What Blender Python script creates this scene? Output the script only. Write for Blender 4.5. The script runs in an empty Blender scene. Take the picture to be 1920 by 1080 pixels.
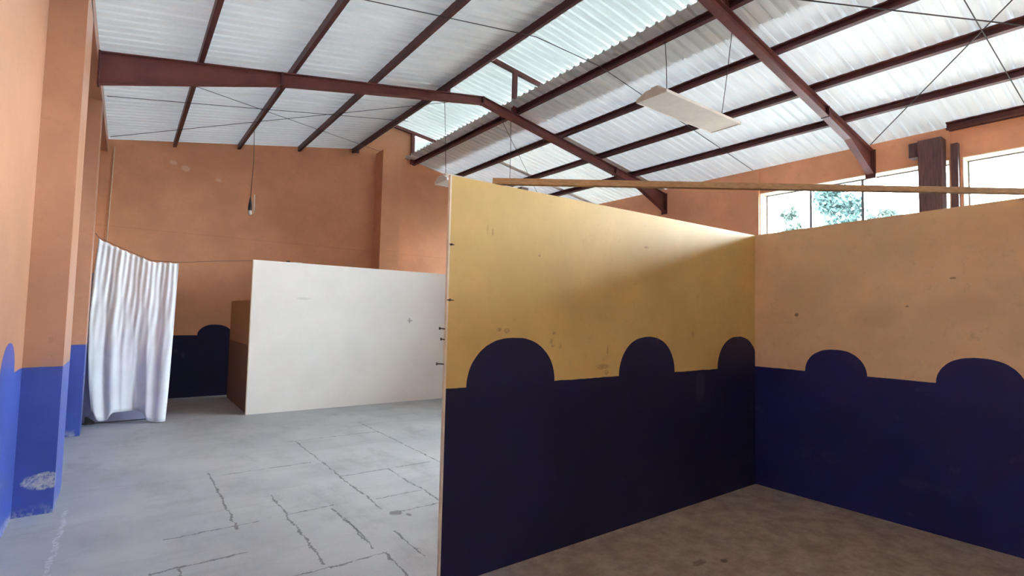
import bpy, bmesh, math, random
from mathutils import Vector, Matrix
random.seed(7)
S = bpy.context.scene
COL = S.collection
PI = math.pi

# ------------------------------------------------------------------ helpers
class MB:
    def __init__(self):
        self.bm = bmesh.new()
    def box(self, x0, x1, y0, y1, z0, z1, mi=0):
        v = [self.bm.verts.new(p) for p in ((x0,y0,z0),(x1,y0,z0),(x1,y1,z0),(x0,y1,z0),
                                            (x0,y0,z1),(x1,y0,z1),(x1,y1,z1),(x0,y1,z1))]
        for f in ((0,3,2,1),(4,5,6,7),(0,1,5,4),(1,2,6,5),(2,3,7,6),(3,0,4,7)):
            fc = self.bm.faces.new([v[i] for i in f]); fc.material_index = mi
        return self
    def prism(self, pts, axis, a, b):
        """closed polygon pts (2-D) extruded along axis from a to b"""
        def mk(p, t):
            if axis == 'x': return (t, p[0], p[1])
            if axis == 'y': return (p[0], t, p[1])
            return (p[0], p[1], t)
        A = [self.bm.verts.new(mk(p, a)) for p in pts]
        B = [self.bm.verts.new(mk(p, b)) for p in pts]
        n = len(pts)
        self.bm.faces.new(A); self.bm.faces.new(B[::-1])
        for i in range(n):
            self.bm.faces.new((A[i], B[i], B[(i+1) % n], A[(i+1) % n]))
        return self
    def beam(self, p0, p1, w, h, roll=Vector((0,0,1))):
        p0, p1 = Vector(p0), Vector(p1)
        d = (p1-p0).normalized(); s = d.cross(roll).normalized(); u = s.cross(d)
        o = [(-w/2,-h/2),(w/2,-h/2),(w/2,h/2),(-w/2,h/2)]
        A = [self.bm.verts.new(p0+s*a+u*b) for a,b in o]
        B = [self.bm.verts.new(p1+s*a+u*b) for a,b in o]
        self.bm.faces.new(A); self.bm.faces.new(B[::-1])
        for i in range(4):
            self.bm.faces.new((A[i],B[i],B[(i+1)%4],A[(i+1)%4]))
        return self
    def tube(self, pts, r, n=8, radii=None):
        pts = [Vector(p) for p in pts]
        rings = []
        for i, p in enumerate(pts):
            d = (pts[min(i+1,len(pts)-1)]-pts[max(i-1,0)]).normalized()
            ref = Vector((0,0,1)) if abs(d.z) < .9 else Vector((1,0,0))
            s = d.cross(ref).normalized(); u = s.cross(d)
            rr = radii[i] if radii else r
            rings.append([self.bm.verts.new(p+(s*math.cos(2*PI*k/n)+u*math.sin(2*PI*k/n))*rr) for k in range(n)])
        for a, b in zip(rings, rings[1:]):
            for k in range(n):
                f = self.bm.faces.new((a[k],b[k],b[(k+1)%n],a[(k+1)%n])); f.smooth = True
        self.bm.faces.new(rings[0]); self.bm.faces.new(rings[-1][::-1])
        return self
    def lathe(self, c, prof, n=16):
        rings = [[self.bm.verts.new((c[0]+r*math.cos(2*PI*k/n), c[1]+r*math.sin(2*PI*k/n), c[2]+z)) for k in range(n)] for r, z in prof]
        for a, b in zip(rings, rings[1:]):
            for k in range(n):
                f = self.bm.faces.new((a[k],a[(k+1)%n],b[(k+1)%n],b[k])); f.smooth = True
        self.bm.faces.new(rings[0][::-1]); self.bm.faces.new(rings[-1])
        return self
    def build(self, name, mats, parent=None, bevel=0):
        bmesh.ops.recalc_face_normals(self.bm, faces=self.bm.faces[:])
        if bevel:
            bmesh.ops.bevel(self.bm, geom=self.bm.edges[:], offset=bevel, segments=2, affect='EDGES', profile=.6)
        me = bpy.data.meshes.new(name); self.bm.to_mesh(me); self.bm.free()
        for m in (mats if isinstance(mats, (list, tuple)) else [mats]):
            me.materials.append(m)
        o = bpy.data.objects.new(name, me); COL.objects.link(o)
        if parent is not None:
            o.parent = parent
            o.matrix_parent_inverse = Matrix.Translation(-Vector(parent.location))
        return o

def tag(o, label, cat, group=None):
    o['label'] = label; o['category'] = cat
    if group: o['group'] = group
    return o
def thing(name, label, cat, loc=(0,0,0), group=None):
    o = bpy.data.objects.new(name, None); o.location = loc; o.empty_display_size = .1
    COL.objects.link(o)
    return tag(o, label, cat, group)
def structure(o, label=None):
    o['kind'] = 'structure'
    if label: o['label'] = label
    return o

# ------------------------------------------------------------------ node materials
class NT:
    def __init__(self, name, rough=.85, spec=.3):
        self.m = bpy.data.materials.new(name); self.m.use_nodes = True
        self.t = self.m.node_tree; self.n = self.t.nodes
        self.b = self.n['Principled BSDF']
        self.b.inputs['Roughness'].default_value = rough
        self.b.inputs['Specular IOR Level'].default_value = spec
        self.tc = self.n.new('ShaderNodeTexCoord')
        self.geo = self.n.new('ShaderNodeNewGeometry')
        self.pos = self.geo.outputs['Position']
        self._xyz = None
    def link(self, a, b): self.t.links.new(a, b)
    def inp(self, s, v):
        if hasattr(v, 'default_value') or isinstance(v, bpy.types.NodeSocket): self.link(v, s)
        else: s.default_value = v
    def xyz(self):
        if not self._xyz:
            s = self.n.new('ShaderNodeSeparateXYZ'); self.link(self.pos, s.inputs[0]); self._xyz = s.outputs
        return self._xyz
    def math(self, op, a, b=None, c=None, clamp=False):
        n = self.n.new('ShaderNodeMath'); n.operation = op; n.use_clamp = clamp
        for i, v in enumerate((a, b, c)):
            if v is not None: self.inp(n.inputs[i], v)
        return n.outputs[0]
    def noise(self, scale, detail=4, rough=.55, dim=None, vec=None, dist=0):
        n = self.n.new('ShaderNodeTexNoise'); n.inputs['Scale'].default_value = scale
        n.inputs['Detail'].default_value = detail; n.inputs['Roughness'].default_value = rough
        n.inputs['Distortion'].default_value = dist
        self.link(vec or self.pos, n.inputs['Vector']); return n.outputs['Fac']
    def scaled(self, sx, sy, sz):
        n = self.n.new('ShaderNodeMapping'); n.inputs['Scale'].default_value = (sx,sy,sz)
        self.link(self.pos, n.inputs['Vector']); return n.outputs[0]
    def step(self, v, lo, hi):
        n = self.n.new('ShaderNodeMapRange'); n.interpolation_type = 'SMOOTHSTEP'
        self.inp(n.inputs['Value'], v); n.inputs['From Min'].default_value = lo; n.inputs['From Max'].default_value = hi
        return n.outputs['Result']
    def mix(self, f, a, b, mode='MIX'):
        n = self.n.new('ShaderNodeMix'); n.data_type = 'RGBA'; n.blend_type = mode
        self.inp(n.inputs[0], f)
        for s, v in ((n.inputs[6], a), (n.inputs[7], b)):
            if isinstance(v, bpy.types.NodeSocket): self.link(v, s)
            else: s.default_value = (*v[:3], 1)
        return n.outputs[2]
    def vary(self, col, scale=2.0, amt=.12, vec=None):
        n = self.noise(scale, 5, .6, vec=vec)
        f = self.step(n, .3, .7)
        dark = tuple(c*(1-amt) for c in col); lite = tuple(min(1, c*(1+amt)) for c in col)
        return self.mix(f, dark, lite)
    def color(self, c): self.inp(self.b.inputs['Base Color'], c)
    def bump(self, h, strength=.2, dist=.01):
        n = self.n.new('ShaderNodeBump'); n.inputs['Strength'].default_value = strength
        n.inputs['Distance'].default_value = dist; self.link(h, n.inputs['Height'])
        self.link(n.outputs[0], self.b.inputs['Normal'])
    def dome(self, u, z, c, hw, z0, h):
        """1 inside a half-ellipse standing on z0 centred on c"""
        a = self.math('DIVIDE', self.math('SUBTRACT', u, c), hw)
        b = self.math('DIVIDE', self.math('SUBTRACT', z, z0), h)
        a2 = self.math('POWER', self.math('ABSOLUTE', a), 2.3)
        b2 = self.math('POWER', self.math('ABSOLUTE', b), 2.0)
        return self.math('LESS_THAN', self.math('ADD', a2, b2), 1.0)
    def spot(self, u, v, cu, cv, ru, rv, soft=.6, nz=None):
        a = self.math('DIVIDE', self.math('SUBTRACT', u, cu), ru)
        b = self.math('DIVIDE', self.math('SUBTRACT', v, cv), rv)
        d = self.math('ADD', self.math('MULTIPLY', a, a), self.math('MULTIPLY', b, b))
        if nz is not None: d = self.math('ADD', d, nz)
        n = self.n.new('ShaderNodeMapRange'); n.interpolation_type = 'SMOOTHSTEP'
        self.link(d, n.inputs['Value']); n.inputs['From Min'].default_value = 1+soft; n.inputs['From Max'].default_value = max(0, 1-soft)
        return n.outputs['Result']
    def mx(self, *l):
        r = l[0]
        for x in l[1:]: r = self.math('MAXIMUM', r, x)
        return r

def plain(name, col, rough=.7, amt=.1, scale=6, metal=0, spec=.3, bump=0):
    k = NT(name, rough, spec); k.color(k.vary(col, scale, amt)); k.b.inputs['Metallic'].default_value = metal
    if bump: k.bump(k.noise(scale*8), bump, .005)
    return k.m

ORANGE = (.64, .305, .165)
PEACH  = (.43, .215, .13)
COBALT = (.048, .078, .32)
NAVY   = (.012, .010, .045)

def wall_paint(name, base, band, axis, line=1.17, domes=(), extra=None, rough=.75):
    k = NT(name, rough, .35)
    X, Y, Z = k.xyz()
    u = X if axis == 'x' else Y
    wob = k.math('MULTIPLY', k.math('SUBTRACT', k.noise(9, 3), .5), .012)
    zz = k.math('ADD', Z, wob)
    m = k.math('LESS_THAN', zz, line)
    for c, hw, h in domes:
        m = k.math('MAXIMUM', m, k.dome(u, zz, c, hw, line, h))
    top = k.vary(base, 1.3, .10)
    top = k.mix(k.step(k.noise(14, 6, .7), .52, .8), top, tuple(c*.86 for c in base))
    low = k.vary(band, 1.7, .14)
    low = k.mix(k.math('MULTIPLY', k.step(k.noise(3.1, 6, .7), .60, .85), .30), low, (.30,.29,.33))
    c = k.mix(m, top, low)
    if extra: c = extra(k, c, X, Y, Z)
    k.color(c); k.bump(k.noise(40, 4), .12, .004)
    return k

# --- walls
def left_extra(k, c, X, Y, Z):
    nz = k.math('MULTIPLY', k.math('SUBTRACT', k.noise(18, 5, .7), .5), 2.6)
    p = k.spot(X, Z, -.44, .255, .12, .06, .35, nz)            # peeled plaster on the near pilaster
    near = k.math('LESS_THAN', Y, 5.55)
    p = k.math('MULTIPLY', p, near)
    low = k.math('MULTIPLY', k.step(Z, .10, .0), k.step(k.noise(11, 5, .7), .42, .62))
    c = k.mix(k.math('MULTIPLY', p, k.step(k.noise(30,5,.75), .25, .6)), c, (.47,.46,.45))
    return k.mix(k.math('MULTIPLY', low, .6), c, (.50,.50,.50))
M_left = wall_paint('orange_and_cobalt_wall_paint', PEACH, COBALT, 'y', 1.14, [(4.86,.27,.22),(3.4,.27,.22)], left_extra, .36).m
def far_extra(k, c, X, Y, Z):
    for (cx, cz, r) in ((.58,4.30,.06),(.78,4.22,.07),(1.32,4.1,.05)):
        nz = k.math('MULTIPLY', k.math('SUBTRACT', k.noise(16, 5, .7), .5), 3)
        c = k.mix(k.math('MULTIPLY', k.spot(X, Z, cx, cz, r, r*.7, .5, nz), .35), c, (.80,.62,.48))
    seam = k.math('LESS_THAN', k.math('ABSOLUTE', k.math('SUBTRACT', Z, 3.02)), .012)
    return k.mix(k.math('MULTIPLY', seam, .15), c, (.35,.16,.08))
M_far = wall_paint('orange_gable_wall_paint', ORANGE, NAVY, 'x', 1.14, [(1.40,.29,.20),(.2,.29,.20),(2.6,.29,.20)], far_extra).m
M_right = wall_paint('orange_window_wall_paint', (.74,.37,.22), NAVY, 'y', 1.14).m
M_cream = plain('cream_reveal_paint', (.78,.66,.48), .7, .06, 4)

# --- yellow partition
def yellow_extra(k, c, X, Y, Z):
    nz = k.math('MULTIPLY', k.math('SUBTRACT', k.noise(45, 4, .7), .5), 3.0)
    m = None
    for (a, b, ra, rb) in ((1.97,1.535,.018,.014),(2.035,1.525,.022,.016),(2.45,1.51,.018,.010),(2.425,1.45,.013,.018),
                           (2.44,1.42,.016,.010),(2.51,1.415,.012,.016),(3.00,1.375,.010,.035),(2.95,1.255,.075,.020),
                           (2.99,1.21,.02,.02),(1.86,2.18,.006,.03),(1.90,2.17,.006,.025),(2.30,2.05,.01,.01),(3.45,2.22,.03,.01),
                           (3.6,1.45,.008,.04),(4.1,1.5,.02,.03)):
        s = k.spot(X, Z, a, b, ra, rb, .7, nz)
        m = s if m is None else k.math('MAXIMUM', m, s)
    up = k.math('GREATER_THAN', Z, 1.17)
    c = k.mix(k.math('MULTIPLY', k.math('MULTIPLY', k.math('MULTIPLY', m, up), k.step(k.noise(70,5,.75), .3, .62)), .55), c, (.20,.095,.04))
    sc = k.spot(X, Z, 4.22, 1.02, .06, .12, .9, nz)
    return k.mix(k.math('MULTIPLY', sc, .07), c, (.4,.4,.5))
kY = wall_paint('yellow_and_navy_board_paint', (.63,.42,.14), NAVY, 'x', 1.175,
                [(2.095,.365,.305),(3.485,.355,.305),(4.855,.36,.30)], yellow_extra, .55)
M_yellow = kY.m
def tan_extra(k, c, X, Y, Z):
    nz = k.math('MULTIPLY', k.math('SUBTRACT', k.noise(50, 4, .7), .5), 3.0)
    m = None
    for (a, b, ra, rb) in ((2.37,1.70,.016,.016),(1.19,2.00,.018,.008),(1.49,1.78,.012,.008)):
        s = k.spot(Y, Z, a, b, ra, rb, .7, nz); m = s if m is None else k.math('MAXIMUM', m, s)
    c = k.mix(k.math('MULTIPLY', m, .7), c, (.12,.07,.05))
    nz2 = k.math('MULTIPLY', k.math('SUBTRACT', k.noise(7, 4, .6), .5), 2.0)
    sm = k.math('MAXIMUM', k.spot(Y, Z, 1.72, 1.70, .17, .10, .9, nz2), k.spot(Y, Z, 1.15, 1.75, .22, .12, .9, nz2))
    c = k.mix(k.math('MULTIPLY', sm, .16), c, (.35,.22,.12))
    lo = k.math('MAXIMUM', k.spot(Y, Z, 2.2, .42, .22, .05, .9, nz2), k.spot(Y, Z, 1.3, .35, .25, .05, .9, nz2))
    return k.mix(k.math('MULTIPLY', k.math('MULTIPLY', lo, k.step(k.noise(9,5,.7),.35,.7)), .10), c, (.20,.21,.22))
M_tan = wall_paint('tan_and_navy_board_paint', (.80,.57,.335), (.016,.018,.125), 'y', 1.175,
                   [(2.04,.255,.215),(1.05,.26,.215),(.0,.26,.215)], tan_extra, .5).m
def white_extra():
    k = NT('warm_white_board_paint', .6, .35)
    X, Y, Z = k.xyz()
    c = k.vary((.84,.795,.725), 1.1, .04)
    nz = k.math('MULTIPLY', k.math('SUBTRACT', k.noise(40, 4, .7), .5), 2.5)
    m = k.mx(k.spot(X, Z, 4.32, 1.50, .055, .012, .6, nz), k.spot(X, Z, 4.31, 1.50, .014, .05, .6, nz),
             k.math('MULTIPLY', k.spot(X, Z, 2.38, 1.84, .10, .02, .9, nz), .35))
    c = k.mix(k.math('MULTIPLY', m, .6), c, (.22,.17,.15))
    k.color(c); k.bump(k.noise(30,3), .06, .003)
    return k.m
M_white = white_extra()
def ply():
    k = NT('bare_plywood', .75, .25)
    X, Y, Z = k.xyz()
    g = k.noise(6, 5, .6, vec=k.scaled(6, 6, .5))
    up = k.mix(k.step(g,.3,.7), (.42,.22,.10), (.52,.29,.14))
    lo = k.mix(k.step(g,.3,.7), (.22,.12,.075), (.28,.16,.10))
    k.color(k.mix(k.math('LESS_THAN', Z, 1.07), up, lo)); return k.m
M_ply = ply()
M_edge = plain('pale_board_edge', (.72,.62,.46), .7, .1, 8)
M_lav = plain('lavender_grey_board_paint', (.30,.30,.42), .7, .08, 5)

# --- concrete floor
def floor_mat():
    k = NT('worn_concrete_floor', .55, .35)
    X, Y, Z = k.xyz()
    base = k.mix(k.step(k.noise(.9, 6, .62), .32, .68), (.375,.385,.395), (.47,.475,.475))
    st = k.noise(2.2, 6, .7, vec=k.scaled(1, .45, 1))
    base = k.mix(k.math('MULTIPLY', k.step(st, .48, .72), .55), base, (.27,.265,.265))
    band = k.noise(1.6, 6, .7, vec=k.scaled(.55, 2.6, 1))
    base = k.mix(k.math('MULTIPLY', k.step(band, .50, .72), .40), base, (.30,.29,.285))
    fine = k.noise(26, 5, .7)
    base = k.mix(k.math('MULTIPLY', k.step(fine, .55, .8), .25), base, (.24,.235,.23))
    # browner tone over the slab on the near right
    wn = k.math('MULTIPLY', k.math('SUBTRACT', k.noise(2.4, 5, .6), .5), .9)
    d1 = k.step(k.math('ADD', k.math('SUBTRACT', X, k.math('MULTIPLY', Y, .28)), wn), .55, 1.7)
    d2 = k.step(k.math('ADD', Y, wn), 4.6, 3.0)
    brown_area = k.math('MULTIPLY', d1, d2)
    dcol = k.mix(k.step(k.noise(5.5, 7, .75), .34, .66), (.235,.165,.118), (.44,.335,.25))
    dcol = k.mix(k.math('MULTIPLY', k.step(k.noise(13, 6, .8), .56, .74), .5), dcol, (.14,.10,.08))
    base = k.mix(k.math('MULTIPLY', brown_area, .85), base, dcol)
    # joints and cracks between the slabs, all square to the walls
    wob = k.math('MULTIPLY', k.math('SUBTRACT', k.noise(4.2, 7, .75), .5), .11)
    wob2 = k.math('MULTIPLY', k.math('SUBTRACT', k.noise(3.7, 7, .75, vec=k.scaled(1.3,1.1,1)), .5), .11)
    wx, wy = k.math('ADD', X, wob), k.math('ADD', Y, wob2)
    thick = k.math('MULTIPLY_ADD', k.step(k.noise(9, 6, .8), .38, .72), .016, .0022)
    crack = None
    segs = [('v',1.80,4.15,6.9),('v',1.12,3.45,5.0),('v',.755,4.35,6.0),('v',1.47,3.5,4.4),('v',2.88,5.1,7.6),
            ('h',4.43,.3,.92),('h',4.46,1.13,1.5),('h',3.91,.2,.75),('h',4.41,1.85,2.3),('h',3.40,.9,1.5),('h',4.03,1.9,2.3),
            ('v',1.70,3.2,3.7),('v',1.50,2.9,3.4),('h',5.85,.85,1.7),('h',6.9,1.7,2.9),('h',5.2,1.8,2.8),('v',2.3,3.3,5.2),('h',3.0,.2,1.5),
            ('v',.35,3.0,3.9)]
    for kind, c, a, b in segs:
        u, v = (wx, Y) if kind == 'v' else (wy, X)
        near = k.math('LESS_THAN', k.math('ABSOLUTE', k.math('SUBTRACT', u, c)), thick)
        mid = (a+b)/2
        rng = k.math('LESS_THAN', k.math('ABSOLUTE', k.math('SUBTRACT', v, mid)), (b-a)/2)
        s = k.math('MULTIPLY', near, rng)
        crack = s if crack is None else k.math('MAXIMUM', crack, s)
    base = k.mix(k.math('MULTIPLY', crack, .70), base, (.075,.07,.07))
    # dark crumbs and drips
    nz = k.math('MULTIPLY', k.math('SUBTRACT', k.noise(22, 5, .75), .5), 5)
    dk = k.mx(k.spot(X,Y,1.86,4.02,.05,.05,.5,nz), k.spot(X,Y,1.93,3.93,.02,.03,.5,nz), k.spot(X,Y,3.18,2.1,.06,.03,.5,nz), k.spot(X,Y,3.35,2.02,.03,.02,.5,nz),
              k.spot(X,Y,3.45,1.5,.05,.04,.5,nz), k.spot(X,Y,1.48,3.9,.008,.25,.5,nz))
    base = k.mix(k.math('MULTIPLY', dk, .65), base, (.07,.06,.06))
    # chalky drip line along the left wall
    ch = k.math('LESS_THAN', k.math('ABSOLUTE', k.math('ADD', X, k.math('ADD', .29, wob))), .014)
    ch = k.math('MULTIPLY', ch, k.math('MULTIPLY', k.math('LESS_THAN', Y, 5.5), k.step(fine, .42, .55)))
    base = k.mix(k.math('MULTIPLY', ch, .6), base, (.68,.68,.68))
    k.color(base)
    k.inp(k.b.inputs['Roughness'], k.math('MULTIPLY_ADD', k.noise(1.7,4), .35, .36))
    k.bump(k.math('SUBTRACT', k.noise(30, 5), crack), .15, .006)
    return k.m
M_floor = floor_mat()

# --- roof sheets: painted steel with a little daylight through them / fibreglass
def sheet_mat(name, col, trans, tcol, amt=.06):
    k = NT(name, .5, .4)
    t = k.t; c = k.vary(col, 1.6, amt, vec=k.scaled(.5, 3.0, .5))
    k.color(c)
    tr = k.n.new('ShaderNodeBsdfTranslucent'); tr.inputs[0].default_value = (*tcol, 1)
    mx = k.n.new('ShaderNodeMixShader'); mx.inputs[0].default_value = trans
    k.link(k.b.outputs[0], mx.inputs[1]); k.link(tr.outputs[0], mx.inputs[2])
    k.link(mx.outputs[0], k.n['Material Output'].inputs[0]); return k.m
M_sheet = sheet_mat('white_corrugated_roof_sheet', (.70,.73,.71), .092, (.92,.96,1.0))
M_fibre = sheet_mat('translucent_fibreglass_sheet', (.78,.80,.785), .098, (.97,1.0,.985))
M_rooftop = sheet_mat('darkened_roof_outside', (.05,.045,.04), .13, (.95,.98,1.0), .2)  # unseen outer face, darkened to cut light bounced into the ridge
M_ridge = sheet_mat('milky_ridge_sheet', (.70,.725,.705), .105, (.97,1.0,.985))
M_steel = plain('oxide_red_steel_paint', (.085,.024,.026), .5, .18, 5, 0, .4)
M_steel2 = plain('oxide_red_rafter_paint', (.155,.048,.044), .5, .15, 4, 0, .4)
M_wire = plain('dark_wire', (.06,.055,.055), .6, .1, 20)
M_lampwhite = plain('off_white_lamp_enamel', (.82,.80,.75), .4, .05, 6, 0, .5)
M_lampcap = plain('beige_lamp_end_enamel', (.62,.54,.45), .5, .08, 9, 0, .4)
M_dark = plain('black_plastic', (.03,.028,.026), .45, .1, 20)
M_bulb = plain('frosted_bulb_glass', (.75,.70,.62), .25, .03, 20, 0, .5)
M_bolt = plain('rusty_bolt_steel', (.09,.06,.05), .5, .25, 60, .6)
M_frame = plain('window_frame_aluminium', (.20,.21,.23), .45, .06, 10, .4)
def wood(name, a, b, vec):
    k = NT(name, .7, .25); g = k.noise(5, 5, .65, vec=k.scaled(*vec))
    k.color(k.mix(k.step(g,.3,.7), a, b)); k.bump(g, .15, .004); return k.m
M_batten = wood('pine_batten_wood', (.42,.26,.12), (.56,.37,.19), (2,6,14))
M_post = wood('dark_post_wood', (.075,.045,.05), (.15,.085,.085), (10,10,.8))  # dark tone for the post and jamb board
def curtain_mat():
    k = NT('white_curtain_cloth', .9, .1)
    k.color(k.vary((.88,.90,.94), 3, .04))
    tr = k.n.new('ShaderNodeBsdfTranslucent'); tr.inputs[0].default_value = (.72,.74,.80,1)
    mx = k.n.new('ShaderNodeMixShader'); mx.inputs[0].default_value = .05
    k.link(k.b.outputs[0], mx.inputs[1]); k.link(tr.outputs[0], mx.inputs[2])
    k.link(mx.outputs[0], k.n['Material Output'].inputs[0]); return k.m
M_curtain = curtain_mat()
def glass_mat(name, tint):
    m = bpy.data.materials.new(name); m.use_nodes = True; t = m.node_tree; n = t.nodes
    n.remove(n['Principled BSDF'])
    tr = n.new('ShaderNodeBsdfTransparent'); tr.inputs[0].default_value = (*tint, 1)
    gl = n.new('ShaderNodeBsdfGlossy'); gl.inputs['Roughness'].default_value = .02
    fr = n.new('ShaderNodeFresnel'); fr.inputs[0].default_value = 1.45
    mx = n.new('ShaderNodeMixShader')
    t.links.new(fr.outputs[0], mx.inputs[0]); t.links.new(tr.outputs[0], mx.inputs[1]); t.links.new(gl.outputs[0], mx.inputs[2])
    t.links.new(mx.outputs[0], n['Material Output'].inputs[0]); return m
M_glass = glass_mat('clear_window_glass', (.97,.98,.98))
M_glass2 = glass_mat('blue_tinted_window_glass', (.84,.93,.97))
M_leaf = plain('eucalyptus_leaves', (.085,.125,.11), .8, .3, 3)
M_bark = plain('grey_tree_bark', (.07,.06,.05), .85, .2, 6)
M_ground = plain('pale_concrete_yard', (.46,.44,.405), .9, .12, .6)

# ------------------------------------------------------------------ dimensions (metres; camera stands at x=0, y=0)
YF = 11.28            # gable wall, inner face
YB = -12.0            # wall behind the camera
XL, XP = -.61, -.37   # left wall face, face of its pilasters
XR = 9.55             # right wall, inner face
RX, RZ, SL = 4.64, 5.40, .175
def roof(x): return RZ - SL*abs(x-RX)

# ------------------------------------------------------------------ setting
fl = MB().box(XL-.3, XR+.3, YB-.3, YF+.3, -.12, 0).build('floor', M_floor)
structure(fl, 'worn grey concrete floor with dark cracked slab joints')

wl = MB().box(XL-.25, XL, YB-.25, YF+.25, 0, 4.62).build('wall_left', M_left)
structure(wl, 'peach painted left wall with cobalt blue lower band')
for y0, y1 in ((5.48, 6.15), (8.52, 8.86), (1.2, 1.6), (-2.8,-2.4)):
    MB().box(XL-.01, XP, y0, y1, 0, 4.34).build('pilaster', M_left, wl)
MB().box(XL-.01, XP, YB, YF, 4.30, 4.50).build('eave_beam', M_left, wl)

# gable wall: follows the roof, with the infill under the raised ridge
k = MB()
pts = [(XL-.25,0),(XR+.25,0),(XR+.25,roof(XR)-.0),(5.33,roof(5.33)-.005),(5.33,5.955),(RX,6.045),(3.95,5.955),(3.95,roof(3.95)-.005),(XL-.25,roof(XL)-.03)]
wf = k.prism(pts, 'y', YF, YF+.22).build('wall_far', M_far)
structure(wf, 'orange gable wall at the far end of the hall')
MB().prism([(4.43,0),(4.87,0),(4.87,roof(4.87)-.10),(RX,RZ-.10),(4.43,roof(4.43)-.10)], 'y', 10.86, YF+.01).build('pilaster', M_far, wf)
DX0, DX1 = .2, 1.3      # unseen door opening added behind the viewer to let in light
wb = MB().prism([(XL-.25,0),(DX0,0),(DX0,2.1),(DX1,2.1),(DX1,0),(XR+.25,0),(XR+.25,roof(XR)-.02),(RX,RZ-.02),(XL-.25,roof(XL)-.05)], 'y', YB-.22, YB).build('wall_back', M_far)
structure(wb, 'orange gable wall behind the viewer')

# right wall with the strip of high windows
WZ0, WZ1, WT = 2.25, 4.06, .28
wins = [(9.35, 10.95), (2.20, 5.03), (-.62, 2.06), (-3.50, -.80), (-6.2, -3.64), (-8.9, -6.34), (-11.6, -9.04)]  # gable window and those behind the viewer are unseen, added for daylight
wins = wins[1:]+wins[:1]
def wz(w): return (2.9, 4.0) if w[0] > 6 else (WZ0, WZ1)
k = MB(); prev = YB-.2
for w in sorted(wins):
    k.box(XR, XR+WT, prev, w[0], 0, 4.535)
    k.box(XR, XR+WT, w[0], w[1], 0, wz(w)[0]); k.box(XR, XR+WT, w[0], w[1], wz(w)[1], 4.535)
    prev = w[1]
k.box(XR, XR+WT, prev, YF+.2, 0, 4.535)
wr = k.build('wall_right', M_right)
structure(wr, 'orange right wall with a strip of high windows')
MB().box(XR-.05, XR+.01, 5.03, 5.40, 0, 4.50).build('pilaster', M_right, wr)
MB().box(XR-.028, XR+.01, 2.19, 2.26, 4.07, 4.53).build('pilaster', M_right, wr)
for i, (a, b) in enumerate(wins):
    WZ0, WZ1 = (2.9, 4.0) if a > 6 else (2.25, 4.06)
    lin = MB()
    t = .012
    lin.box(XR-.004, XR+WT-.05, b-t, b, WZ0, WZ1); lin.box(XR-.004, XR+WT-.05, a, a+t, WZ0, WZ1)
    lin.box(XR-.004, XR+WT-.05, a+t, b-t, WZ1-t, WZ1); lin.box(XR-.004, XR+WT-.05, a+t, b-t, WZ0, WZ0+t)
    lin.build('reveal', M_cream, wr)

gx = XR+WT-.03
names = ['unseen high window added behind the viewer for daylight']*6+['unseen window added by the gable to light the far wall']
names[:2] = ['high three-paned window beside the dark post', 'high blown-out window at the right edge']
for i, (a, b) in enumerate(wins):
    WZ0, WZ1 = (2.9, 4.0) if a > 6 else (2.25, 4.06)
    w = bpy.data.objects.new('window_%d' % (i+1), None); w.location = (gx, (a+b)/2, WZ0); COL.objects.link(w)
    structure(w, names[i])
    f = MB()
    f.box(gx-.02, gx+.02, a, a+.03, WZ0, WZ1); f.box(gx-.02, gx+.02, b-.03, b, WZ0, WZ1)
    f.box(gx-.02, gx+.02, a+.03, b-.03, WZ0, WZ0+.03); f.box(gx-.02, gx+.02, a+.03, b-.03, WZ1-.03, WZ1)
    f.build('window_frame', M_frame, w)
    mull = [4.225, 3.405] if i == 0 else [a+(b-a)*.36, a+(b-a)*.68]
    edges = [b-.03]+mull+[a+.03]
    for my in mull:
        MB().box(gx-.016, gx+.016, my-.02, my+.02, WZ0+.03, WZ1-.03).build('mullion', M_frame, w)
    for j in range(3):
        y1, y0 = edges[j], edges[j+1]
        MB().box(gx-.003, gx+.003, y0+(.014 if j<2 else 0), y1-(.014 if j else 0), WZ0+.03, WZ1-.03).build(
            'pane', M_glass2 if (i == 0 and j == 1) else M_glass, w)

# ------------------------------------------------------------------ roof
def corrugated(name, mat, x0, x1, y0, y1, pitch=.15, h=.036, zfun=None, parent=None, top=None):
    zfun = zfun or roof
    bm = bmesh.new()
    prof = []
    y = math.floor(y0/pitch)*pitch
    while y < y1+pitch:
        for dy, dz in ((0,0),(.30,-.08*h),(.60,0),(.70,.85*h),(.79,h),(.88,.85*h),(.98,0)):
            yy = y+dy*pitch
            if y0-1e-6 <= yy <= y1+1e-6: prof.append((yy, dz))
        y += pitch
    n = 6
    cols = []
    for i in range(n+1):
        x = x0+(x1-x0)*i/n
        cols.append([bm.verts.new((x, yy, zfun(x)+dz)) for yy, dz in prof])
    for a, b in zip(cols, cols[1:]):
        for j in range(len(prof)-1):
            bm.faces.new((a[j],a[j+1],b[j+1],b[j]))
    me = bpy.data.meshes.new(name); bm.to_mesh(me); bm.free(); me.materials.append(mat)
    o = bpy.data.objects.new(name, me); COL.objects.link(o)
    md = o.modifiers.new('sheet', 'SOLIDIFY'); md.thickness = .003; md.offset = 1
    me.materials.append(top or M_rooftop); md.material_offset = 1
    if parent: o.parent = parent
    return o
ce = corrugated('ceiling', M_sheet, XL-.45, 4.08, YB-.3, YF+.25)
structure(ce, 'corrugated white roof sheets on steel purlins')
corrugated('roof_sheet', M_sheet, 5.14, XR+.5, YB-.3, 7.36, parent=ce)
corrugated('roof_sheet', M_sheet, 5.14, 6.42, 7.36, YF+.25, parent=ce)
corrugated('roof_sheet', M_sheet, 6.42, XR+.5, 9.3, YF+.25, parent=ce)
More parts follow.
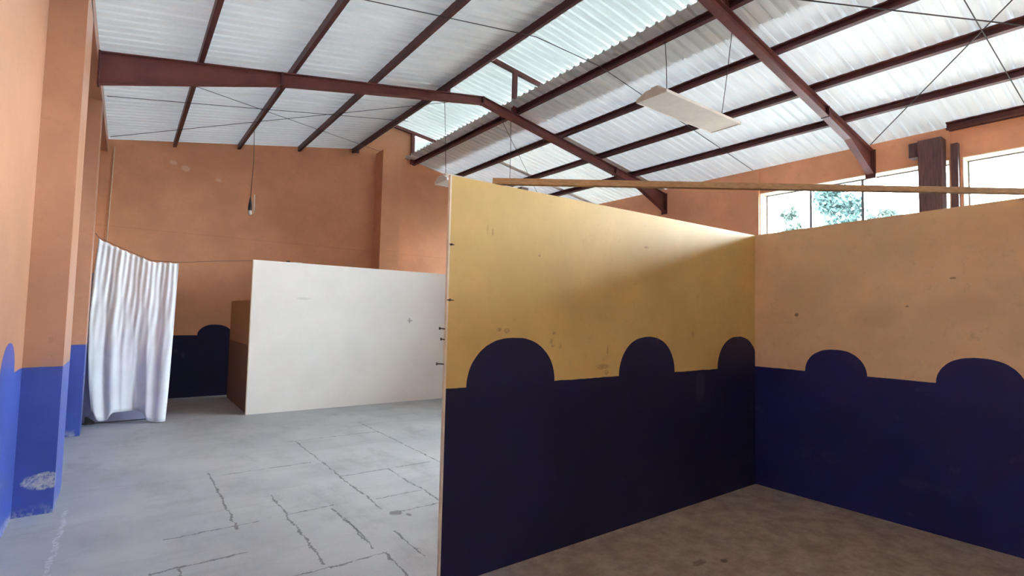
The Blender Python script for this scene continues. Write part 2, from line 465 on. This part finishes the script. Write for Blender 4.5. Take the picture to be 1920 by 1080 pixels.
o = corrugated('skylight_sheet', M_fibre, 6.36, XR+.5, 7.20, 9.45, zfun=lambda x: roof(x)+.004, parent=ce, top=M_fibre)
o['label'] = 'brighter translucent roof sheet'
# dark strip put in for the shadow under the right eave
c = MB()
c.box(XR-.03, XR+.02, YB+.1, 2.2, 4.47, 4.535)
tr = structure(c.build('shade_strip_1', M_steel), 'dark strip standing in for shade under the right eave')

# raised ridge skylight
rs = thing('ridge_skylight', 'raised translucent skylight running along the roof ridge on red brackets', 'skylight', (RX, 4, 5.4))
MB().box(5.945, 5.955, YB-.3, YF+.28, 5.20, 5.90).build('light_block_sheet', M_ridge, rs)  # added to close the right ridge slot against bright sky light
MB().box(5.335, 5.944, YF+.10, YF+.108, 5.26, 5.89).build('end_sheet', M_ridge, rs)
ss = MB().box(3.93, 3.945, YB-.3, YF+.28, 5.30, 5.93).build('light_block_sheet', M_rooftop, rs)  # added on the left of the ridge to block slot light
def mz(x): return 6.07-.13*abs(x-RX)
corrugated('skylight_sheet', M_ridge, 3.30, RX, YB-.3, YF+.30, zfun=mz, parent=None, top=M_ridge)
corrugated('skylight_sheet', M_ridge, RX, 5.97, YB-.3, YF+.30, zfun=mz, parent=None, top=M_ridge)
for o in [o for o in COL.objects if o.name.startswith('skylight_sheet') and o.parent is None]:
    o.parent = rs; o.matrix_parent_inverse = Matrix.Translation(-Vector(rs.location))
for yy in (YF-.04, 7.2, 3.2, -.8, -4.8, -8.8):
    b = MB()
    b.beam((3.36, yy, mz(3.36)-.045), (RX, yy, mz(RX)-.045), .06, .07); b.beam((RX, yy, mz(RX)-.045), (5.94, yy, mz(5.94)-.045), .06, .07)
    br = b.build('bracket', M_steel2, rs)
    for sx in (3.97, 5.31):
        p = MB().box(sx-.04, sx+.04, yy-.03, yy+.03, roof(sx)-.10, mz(sx)-.07).build('post', M_steel2)
        p.parent = br
        p.matrix_parent_inverse = Matrix.Identity(4)
        p.parent = br
        p.matrix_parent_inverse = Matrix.Translation(Vector((0,0,0)))

# purlins (cold-formed channels)
px = [.59, 1.64, 2.76, 3.90, 5.36, 6.40, 7.45, 8.46, 9.40]
plab = ['lowest dark red purlin on the left slope, nearest the left wall', 'second dark red purlin up the left slope from the left wall',
        'third dark red purlin up the left slope from the left wall', 'topmost dark red purlin on the left slope, beside the ridge opening',
        'topmost dark red purlin on the right slope, under the toothed sheet edge', 'second dark red purlin down the right slope from the ridge',
        'third dark red purlin down the right slope, passing behind the hanging lamp', 'fourth dark red purlin down the right slope, above the window wall',
        'lowest dark red purlin on the right slope, against the window wall']
for x, lab in zip(px, plab):
    s = 1 if x < RX else -1
    a = math.atan(SL)*s
    prof = [(-.028,-.105),(.028,-.105),(.028,-.088),(-.018,-.088),(-.018,-.018),(.028,-.018),(.028,-.002),(-.028,-.002)]
    zz = roof(x)
    pts = []
    for u, v in prof:
        u *= s
        pts.append((x+u*math.cos(a)-v*math.sin(a)*0, zz+u*math.sin(a)+v))
    ends = (YB+.01, 2.2) if x > 9 else (YB+.01, YF+.04)
    o = MB().prism(pts, 'y', *ends).build('roof_purlin', M_steel)
    tag(o, lab, 'purlin', 'roof purlins')

# portal rafters: tapered I-sections
def rafter(yc, label, right_only=False):
    r = thing('roof_rafter', label, 'rafter', (RX, yc, RZ-.1), 'portal rafters')
    xs = [XP+.005, 1.5, 3.2, RX, 6.2, 7.9, 8.65, XR-.02]
    dep = [.36, .17, .14, .125, .14, .155, .17, .40]
    top = [roof(x)-.108 for x in xs]
    bot = [t-d for t, d in zip(top, dep)]
    for side in (range(0, 4), range(3, 8)):
        side = list(side)
        w = MB()
        w.prism([(xs[i], top[i]) for i in side]+[(xs[i], bot[i]) for i in reversed(side)], 'y', yc-.006, yc+.006)
        for arr, sg in ((top, -1), (bot, 1)):
            for i, j in zip(side, side[1:]):
                w.prism([(xs[i],arr[i]),(xs[j],arr[j]),(xs[j],arr[j]+sg*.012),(xs[i],arr[i]+sg*.012)], 'y', yc-.05, yc+.05)
        w.build('rafter_beam', M_steel2, r)
    for i in (1, 3, 5):
        MB().box(xs[i]-.012, xs[i]+.012, yc-.056, yc+.056, bot[i]-.006, top[i]).build('splice_plate', M_steel, r)
    MB().box(XR-.03, XR-.001, yc-.07, yc+.07, bot[-1]-.06, top[-1]).build('end_plate', M_steel, r)
    MB().box(XP+.001, XP+.02, yc-.07, yc+.07, bot[0]-.01, top[0]).build('end_plate', M_steel, r)
    return r
rafter(7.2, 'far red steel rafter crossing the whole roof from left wall to right wall')
rafter(3.2, 'near red steel rafter ending above the three-paned window')

# bracing wires under the purlins
def rod(pts, label, r=.0045):
    P = [(x, y, roof(x)-.125) for x, y in pts]
    Q = []
    for a, b in zip(P, P[1:]):
        n = 6
        for i in range(n): 
            t = i/n; Q.append(tuple(a[q]+(b[q]-a[q])*t for q in range(3)))
    Q.append(P[-1])
    tag(MB().tube(Q, r, 6).build('bracing_wire', M_wire), label, 'wire', 'roof bracing wires')
rod([(-.33,8.62),(4.0,8.70)], 'thin dark wire along the left slope beyond the far rafter, straight across the purlins')
rod([(-.33,10.66),(RX-.1,7.30)], 'thin dark diagonal wire rising from the far left roof corner to the far rafter')
rod([(-.2,7.30),(4.4,10.95)], 'thin dark diagonal wire from the left foot of the far rafter towards the gable')
rod([(.3,5.0),(4.0,4.99),(5.2,5.04),(9.3,5.03)], 'long thin dark wire across both slopes between the two rafters', .005)
rod([(4.95,3.12),(9.35,-.55)], 'thin dark diagonal wire from the near rafter top down towards the right window', .007)
rod([(9.30,3.12),(4.95,-.6)], 'thin dark diagonal wire from the near rafter foot up to the right', .007)
rod([(5.2,1.42),(9.35,1.33)], 'thin dark wire through the crossing of two diagonals, right of the near rafter', .006)
rod([(5.0,7.30),(9.3,10.9)], 'thin dark diagonal wire on the right slope, seen above the yellow partition', .005)

# ------------------------------------------------------------------ hanging fluorescent lamps
def lamp(x0, x1, y0, y1, z, wires, label):
    """reflector trough: long axis along x, underside open"""
    t = thing('fluorescent_lamp', label, 'lamp', ((x0+x1)/2, (y0+y1)/2, z), 'hanging fluorescent lamps')
    yc = (y0+y1)/2; w = (y1-y0)/2
    prof = [(-w,0),(-w,.035),(-.075,.10),(.075,.10),(w,.035),(w,0),(w-.006,0),(w-.012,.03),(.07,.092),(-.07,.092),(-w+.012,.03),(-w+.006,0)]
    MB().prism([(yc+a, z+b) for a, b in prof], 'x', x0, x1).build('reflector', M_lampwhite, t)
    for xa, xb in ((x0-.012, x0), (x1, x1+.012)):
        MB().prism([(yc-w,z),(yc-w,z+.035),(yc-.075,z+.10),(yc+.075,z+.10),(yc+w,z+.035),(yc+w,z)][::-1], 'x', xa, xb).build('end_cap', M_lampcap, t)
    MB().box(x0+.002, x1-.002, yc-w+.01, yc+w-.01, z+.006, z+.012).build('diffuser', M_lampwhite, t)
    MB().box(x0+.05, x1-.05, yc-.05, yc+.05, z+.10, z+.15).build('ballast_box', M_lampcap, t)
    for a, b in wires:
        mid = tuple((p+q)/2+d for p, q, d in zip(a, b, (.008,.0,0)))
        MB().tube([a, mid, b], .0045, 6).build('hanging_wire', M_wire, t)
    return t
zl = 4.25
lamp(4.88, 6.45, 3.66, 4.10, zl, [((4.93,3.70,zl+.04),(5.36,4.05,roof(5.36)-.10)), ((6.10,3.72,zl+.04),(5.58,3.27,roof(5.58)-.2))],
     'long white fluorescent lamp hanging on two wires in front of the right slope')
z2 = 3.72
lamp(3.92, 5.45, 7.02, 7.42, z2, [((3.99,7.2,z2+.1),(3.93,7.22,roof(3.9)-.10)), ((5.25,7.2,z2+.1),(5.36,7.36,roof(5.36)-.10))],
     'hanging fluorescent lamp half hidden behind the top left corner of the yellow partition')

# pendant bulb holder in front of the gable wall
pd = thing('pendant_lamp', 'small bare bulb holder hanging on a thin cord before the orange gable wall', 'lamp', (1.65, 9.8, 3.3))
MB().tube([(1.645,9.8,roof(1.64)-.105),(1.66,9.8,4.2),(1.64,9.8,3.55)], .005, 6).build('cord', M_wire, pd)
MB().lathe((1.64,9.8,3.34), [(.030,0),(.033,.02),(.028,.10),(.016,.17),(.010,.22)], 12).build('socket', M_dark, pd)
MB().lathe((1.64,9.8,3.255), [(.008,0),(.028,.012),(.036,.035),(.030,.065),(.020,.086)], 14).build('bulb', M_bulb, pd)
MB().tube([(1.70,9.8,3.62),(1.705,9.8,3.45),(1.70,9.8,3.30)], .008, 6).build('pull_cord', M_bulb, pd)

# ------------------------------------------------------------------ partitions
PX, PY = 5.17, 2.78
yp = thing('partition_board', 'tall yellow partition with three navy scallops along its lower half', 'partition', (3.4, PY+.02, 0))
MB().prism([(1.585,0),(PX,0),(PX,2.515),(1.585,2.485)], 'y', PY, PY+.022).build('panel', M_yellow, yp)
MB().prism([(1.573,0),(1.585,0),(1.585,2.487),(1.573,2.487)], 'y', PY-.001, PY+.0215).build('edge_strip', M_edge, yp)
st = MB()
for xx in (1.66, 2.80, 4.00, 5.08):
    st.box(xx, xx+.045, PY+.0225, PY+.06, 0, 2.47)
for zz in (.0, 1.2, 2.42):
    for a, b in ((1.706,2.799),(2.846,3.999),(4.046,5.079)):
        st.box(a, b, PY+.0225, PY+.06, zz, zz+.045)
st.build('back_frame', M_batten, yp)
for zz, ext in ((2.055,.02),(1.713,.03)):
    MB().tube([(1.592,PY+.01,zz),(1.592,PY-.012,zz)], .007, 8).tube([(1.592-ext*.6,PY-.006,zz),(1.592+ext*.9,PY-.006,zz)], .0035, 6).build('bolt', M_bolt, yp)
for zz, ext in ((1.535,.045),(1.470,.03),(1.322,.06)):
    MB().tube([(1.58,PY+.012,zz),(1.573-ext*.8,PY+.012,zz+.004)], .004, 8).tube([(1.573-ext*.8,PY+.012,zz-.004),(1.573-ext*.8,PY+.012,zz+.012)], .005, 8).build('bolt', M_bolt, yp)
MB().box(2.13, 2.19, PY+.002, PY+.05, 2.489, 2.508).build('top_bracket', M_bolt, yp)

tp = thing('partition_board', 'tall tan partition with navy scallops, standing below the windows on the right', 'partition', (PX+.02, 1.0, 0))
MB().prism([(PY+.022,0),(-1.7,0),(-1.7,2.63),(PY+.022,2.515)], 'x', PX+.001, PX+.023).build('panel', M_tan, tp)
MB().box(PX+.0005, PX+.05, -1.713, -1.7, 0, 2.63).build('edge_strip', M_edge, tp)
st = MB()
for yy in (-1.69, .34, 1.55, 2.72):
    st.box(PX+.0235, PX+.06, yy, yy+.045, 0, 2.50)
for zz in (0, 1.2, 2.44):
    for a, b in ((-1.644,.339),(.386,1.549),(1.596,2.719)):
        st.box(PX+.0235, PX+.06, a, b, zz, zz+.045)
st.build('back_frame', M_batten, tp)

fp = thing('partition_board', 'unseen partition added behind the viewer to shade the stall', 'partition', (3.6, -1.72, 0))  # unseen board added to keep light off the stall
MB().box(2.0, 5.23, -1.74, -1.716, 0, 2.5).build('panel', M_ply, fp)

wp = thing('partition_board', 'plain white partition standing in front of the gable wall', 'partition', (5.5, 9.03, 0))
MB().prism([(1.60,0),(9.54,0),(9.54,2.43),(1.60,2.425)], 'y', 9.0, 9.022).build('panel', M_white, wp)  # hidden right part lengthened to the wall to shade the gable wall
MB().box(1.588, 1.60, 8.999, 9.05, 0, 2.427).build('edge_strip', M_edge, wp)
st = MB()
for xx in (1.66, 2.8, 4.0, 5.24, 6.5, 7.8, 9.1):
    st.box(xx, xx+.045, 9.0225, 9.06, 0, 2.41)
st.build('back_frame', M_batten, wp)
MB().box(2.09, 2.14, 9.0, 9.03, 2.426, 2.45).build('clip', M_bolt, wp)
MB().box(2.20, 2.34, 9.003, 9.02, 2.427, 2.436).build('tape_strip', M_edge, wp)

rp = thing('partition_board', 'low brown plywood partition in the shade behind the left end of the white one', 'partition', (1.63, 9.9, 0))
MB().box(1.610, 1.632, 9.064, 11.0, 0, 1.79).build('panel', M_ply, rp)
MB().box(1.633, 1.67, 10.94, 11.0, 0, 1.78).box(1.633, 1.655, 9.07, 9.11, 0, 1.78).build('back_frame', M_batten, rp)

lb = thing('board', 'lavender grey board standing on the floor behind the white curtain', 'board', (0, 9.22, 0))
MB().box(-.60, .42, 9.33, 9.352, .012, 2.1).build('panel', M_lav, lb)
MB().box(-.60, .42, 9.318, 9.36, 0, .012).build('bottom_rail', M_dark, lb)
MB().prism([(-.36,0),(-.25,0),(-.25,.03),(-.33,.10),(-.36,.10)], 'y', 9.27, 9.317).build('foot', M_dark, lb)  # small black wedge on the floor by the board's left end

# batten lying across the corner
P0, P1 = Vector((1.96, 2.885, 2.533)), Vector((5.28, .685, 2.607))
bt = thing('wooden_batten', 'long thin wooden batten lying across the tops of the yellow and tan partitions', 'batten', tuple((P0+P1)/2))
MB().beam(P0, P1, .045, .042).build('strip', M_batten, bt, bevel=.003)

# ------------------------------------------------------------------ curtain
def curtain():
    bm = bmesh.new()
    NU, NV = 150, 40
    rows = []
    rnd = random.Random(3)
    for j in range(NV+1):
        v = j/NV
        row = []
        for i in range(NU+1):
            u = i/NU
            ztop = 2.575-.285*min(1, u/.66)**.9 if u < .66 else 2.29
            # scalloped heading between the rings
            ztop -= .012*abs(math.sin(u*PI*9))
            # hem: both corners hang low, the middle is caught up
            hem = .17 - .11*math.exp(-((u-.16)/.10)**4) - .16*(1/(1+math.exp(-(u-.72)/.025))) + .035*math.exp(-((u-.02)/.05)**2)
            z = ztop + (hem-ztop)*v
            drift = .05*v*math.sin(PI*u)
            uu = u - drift
            a = .006+.013*v**.6
            w = .5+.5*math.sin(2*PI*.9*uu+.8)
            d = a*(math.sin(2*PI*3.6*uu+.6+1.2*math.sin(2*PI*uu))+.55*w*math.sin(2*PI*7.1*uu+1.3+2.4*v)+.5*math.sin(2*PI*2.1*uu+3.2*v))
            d += .030*v*v*math.sin(2*PI*1.3*u+1.0)+.006*(1-v)**2*math.sin(2*PI*15*u)+.004*math.sin(2*PI*(11*u+3.0*v))*math.exp(-((v-.35)/.25)**2)
            d -= .10*v**2*math.exp(-((u-.60)/.07)**2)
            x = -.335+.935*u + .010*math.sin(2*PI*6.2*uu+2.2)*v
            x += -.045*math.sin(PI*v)*(1-u) - .01*math.sin(PI*v)*u + (.035*v**6)*(1-u) - .045*v**3*u
            y = 9.16-.18*u - d
            row.append(bm.verts.new((x, y, z)))
        rows.append(row)
    for a, b in zip(rows, rows[1:]):
        for i in range(NU):
            f = bm.faces.new((a[i], b[i], b[i+1], a[i+1])); f.smooth = True
    me = bpy.data.meshes.new('cloth'); bm.to_mesh(me); bm.free(); me.materials.append(M_curtain)
    return me
ct = thing('curtain', 'white cloth curtain hanging in folds from a sagging cord beside the left wall', 'curtain', (.1, 9.1, 0))
o = bpy.data.objects.new('cloth', curtain()); COL.objects.link(o); o.parent = ct
o.matrix_parent_inverse = Matrix.Translation(-Vector(ct.location))
md = o.modifiers.new('thick', 'SOLIDIFY'); md.thickness = .003
cw = MB().tube([(-.36,8.84,2.60),(-.335,9.16,2.58),(-.05,9.10,2.445),(.28,9.04,2.30),(.62,8.98,2.30),(1.1,9.0,2.36),(1.597,9.03,2.41)], .0035, 6).build('line', M_wire)
tag(cw, 'thin line carrying the white curtain from the left pilaster to the white partition', 'line')
# two thin cords hanging down the gable wall above the curtain
hc = MB().tube([(-.28,11.26,4.40),(-.29,11.26,3.6),(-.31,11.24,2.3)], .008, 6).build('hanging_cord', M_edge)
tag(hc, 'pale cord hanging down the gable wall beside the left wall', 'cord')

# ------------------------------------------------------------------ dark post between the windows
po = thing('wooden_post', 'dark post with a block at its head between the two windows', 'post', (9.42, 2.40, 0))
MB().box(9.30, 9.52, 2.235, 2.515, 0, 4.36).build('shaft', M_post, po, bevel=.006)
MB().box(9.33, 9.51, 2.516, 2.635, 4.13, 4.35).build('head_block', M_post, po, bevel=.006)
pp = tag(MB().box(9.44, 9.545, 2.085, 2.165, 0, 4.26).build('wooden_jamb', M_post), 'narrow dark jamb board beside the right-hand window', 'jamb')

# ------------------------------------------------------------------ outside
gr = MB().box(XR+.35, 70, -45, 60, -.30, -.13).build('ground', M_ground)
structure(gr, 'pale dusty yard outside the windows')
def tree(x, y, h, r, label, seed):
    rnd = random.Random(seed)
    t = thing('tree', label, 'tree', (x, y, -.13), 'trees outside the windows')
    MB().tube([(x,y,-.13),(x+.05,y,h*.4),(x+.1,y+.1,h*.8)], .16, 8, [.22,.16,.06]).build('trunk', M_bark, t)
    bm = bmesh.new()
    for i in range(int(1500*r*r)+1500):
        c = rnd.choice(range(14)); rr = random.Random(seed*100+c)
        cx, cy, cz = rr.gauss(0, r*.42), rr.gauss(0, r*.42), h*(.38+.58*rr.random())
        q = r*.40
        p = Vector((x+cx+rnd.gauss(0,q*.55), y+cy+rnd.gauss(0,q*.55), cz+rnd.gauss(0,q*.5)))
        s = .13+.13*rnd.random()
        n = Vector((rnd.gauss(0,1), rnd.gauss(0,1), rnd.gauss(0,1))).normalized()
        a = n.orthogonal().normalized()*s; b = n.cross(a).normalized()*s*.45
        bm.faces.new([bm.verts.new(p+a), bm.verts.new(p+b), bm.verts.new(p-a), bm.verts.new(p-b)])
    me = bpy.data.meshes.new('foliage'); bm.to_mesh(me); bm.free(); me.materials.append(M_leaf)
    f = bpy.data.objects.new('foliage', me); COL.objects.link(f); f.parent = t
    f.matrix_parent_inverse = Matrix.Translation(-Vector(t.location))
tree(24.0, 11.15, 7.5, .62, 'small hazy tree outside the left pane of the three-paned window', 3)
tree(38.0, 14.6, 11.2, 1.9, 'broad hazy tree outside the middle pane of the three-paned window', 5)
tree(30.0, 9.3, 7.6, .6, 'low hazy treetop outside the pane beside the dark post', 8)

gr2 = MB().box(-20, 20, -45, YB-.35, -.30, -.02).build('ground', M_ground)
structure(gr2, 'pale concrete yard outside the added door behind the viewer')
# ------------------------------------------------------------------ light
SKY_TOP, SKY_SIDE = 9.6, 31.0
W = bpy.data.worlds.new('overcast_sky'); S.world = W; W.use_nodes = True
wt = W.node_tree; bg = wt.nodes['Background']
wtc = wt.nodes.new('ShaderNodeTexCoord'); wsx = wt.nodes.new('ShaderNodeSeparateXYZ')
wt.links.new(wtc.outputs['Generated'], wsx.inputs[0])
def wrange(sock, a, b, lo, hi):
    n = wt.nodes.new('ShaderNodeMapRange'); n.interpolation_type = 'SMOOTHSTEP'
    wt.links.new(sock, n.inputs['Value'])
    for k, v in zip(('From Min','From Max','To Min','To Max'), (a, b, lo, hi)): n.inputs[k].default_value = v
    return n.outputs['Result']
# hazy sky: brightest low down on the right-hand side
wm = wt.nodes.new('ShaderNodeMath'); wm.operation = 'MULTIPLY_ADD'
wt.links.new(wrange(wsx.outputs['X'], .0, .40, 0, SKY_SIDE), wm.inputs[0])
wt.links.new(wrange(wsx.outputs['Z'], .35, .85, 1, .1), wm.inputs[1]); wm.inputs[2].default_value = SKY_TOP
bg.inputs[0].default_value = (.84, .93, 1.0, 1)
wt.links.new(wm.outputs[0], bg.inputs[1])
def portal(name, loc, sx, sy, rot):
    l = bpy.data.lights.new(name, 'AREA'); l.shape = 'RECTANGLE'; l.size = sx; l.size_y = sy
    l.cycles.is_portal = True
    o = bpy.data.objects.new(name, l); o.location = loc; o.rotation_euler = rot; COL.objects.link(o)

# ------------------------------------------------------------------ camera
yaw, pitch, roll, FPX = 0.63944, 0.05510, 0.02323, 973.99
cam = bpy.data.cameras.new('camera'); cam.sensor_width = 36; cam.lens = FPX/1920*36; cam.clip_start = .05
co = bpy.data.objects.new('camera', cam); COL.objects.link(co)
f = Vector((math.sin(yaw)*math.cos(pitch), math.cos(yaw)*math.cos(pitch), math.sin(pitch)))
r = Vector((math.cos(yaw), -math.sin(yaw), 0)); u = r.cross(f)
r2 = math.cos(roll)*r+math.sin(roll)*u; u2 = -math.sin(roll)*r+math.cos(roll)*u
m = Matrix(((r2.x,u2.x,-f.x,0),(r2.y,u2.y,-f.y,0),(r2.z,u2.z,-f.z,1.62),(0,0,0,1)))
co.matrix_world = m
S.camera = co
S.view_settings.view_transform = 'Standard'; S.view_settings.look = 'None'
S.view_settings.gamma = 1; S.view_settings.exposure = 1.2; S.view_settings.use_curve_mapping = False
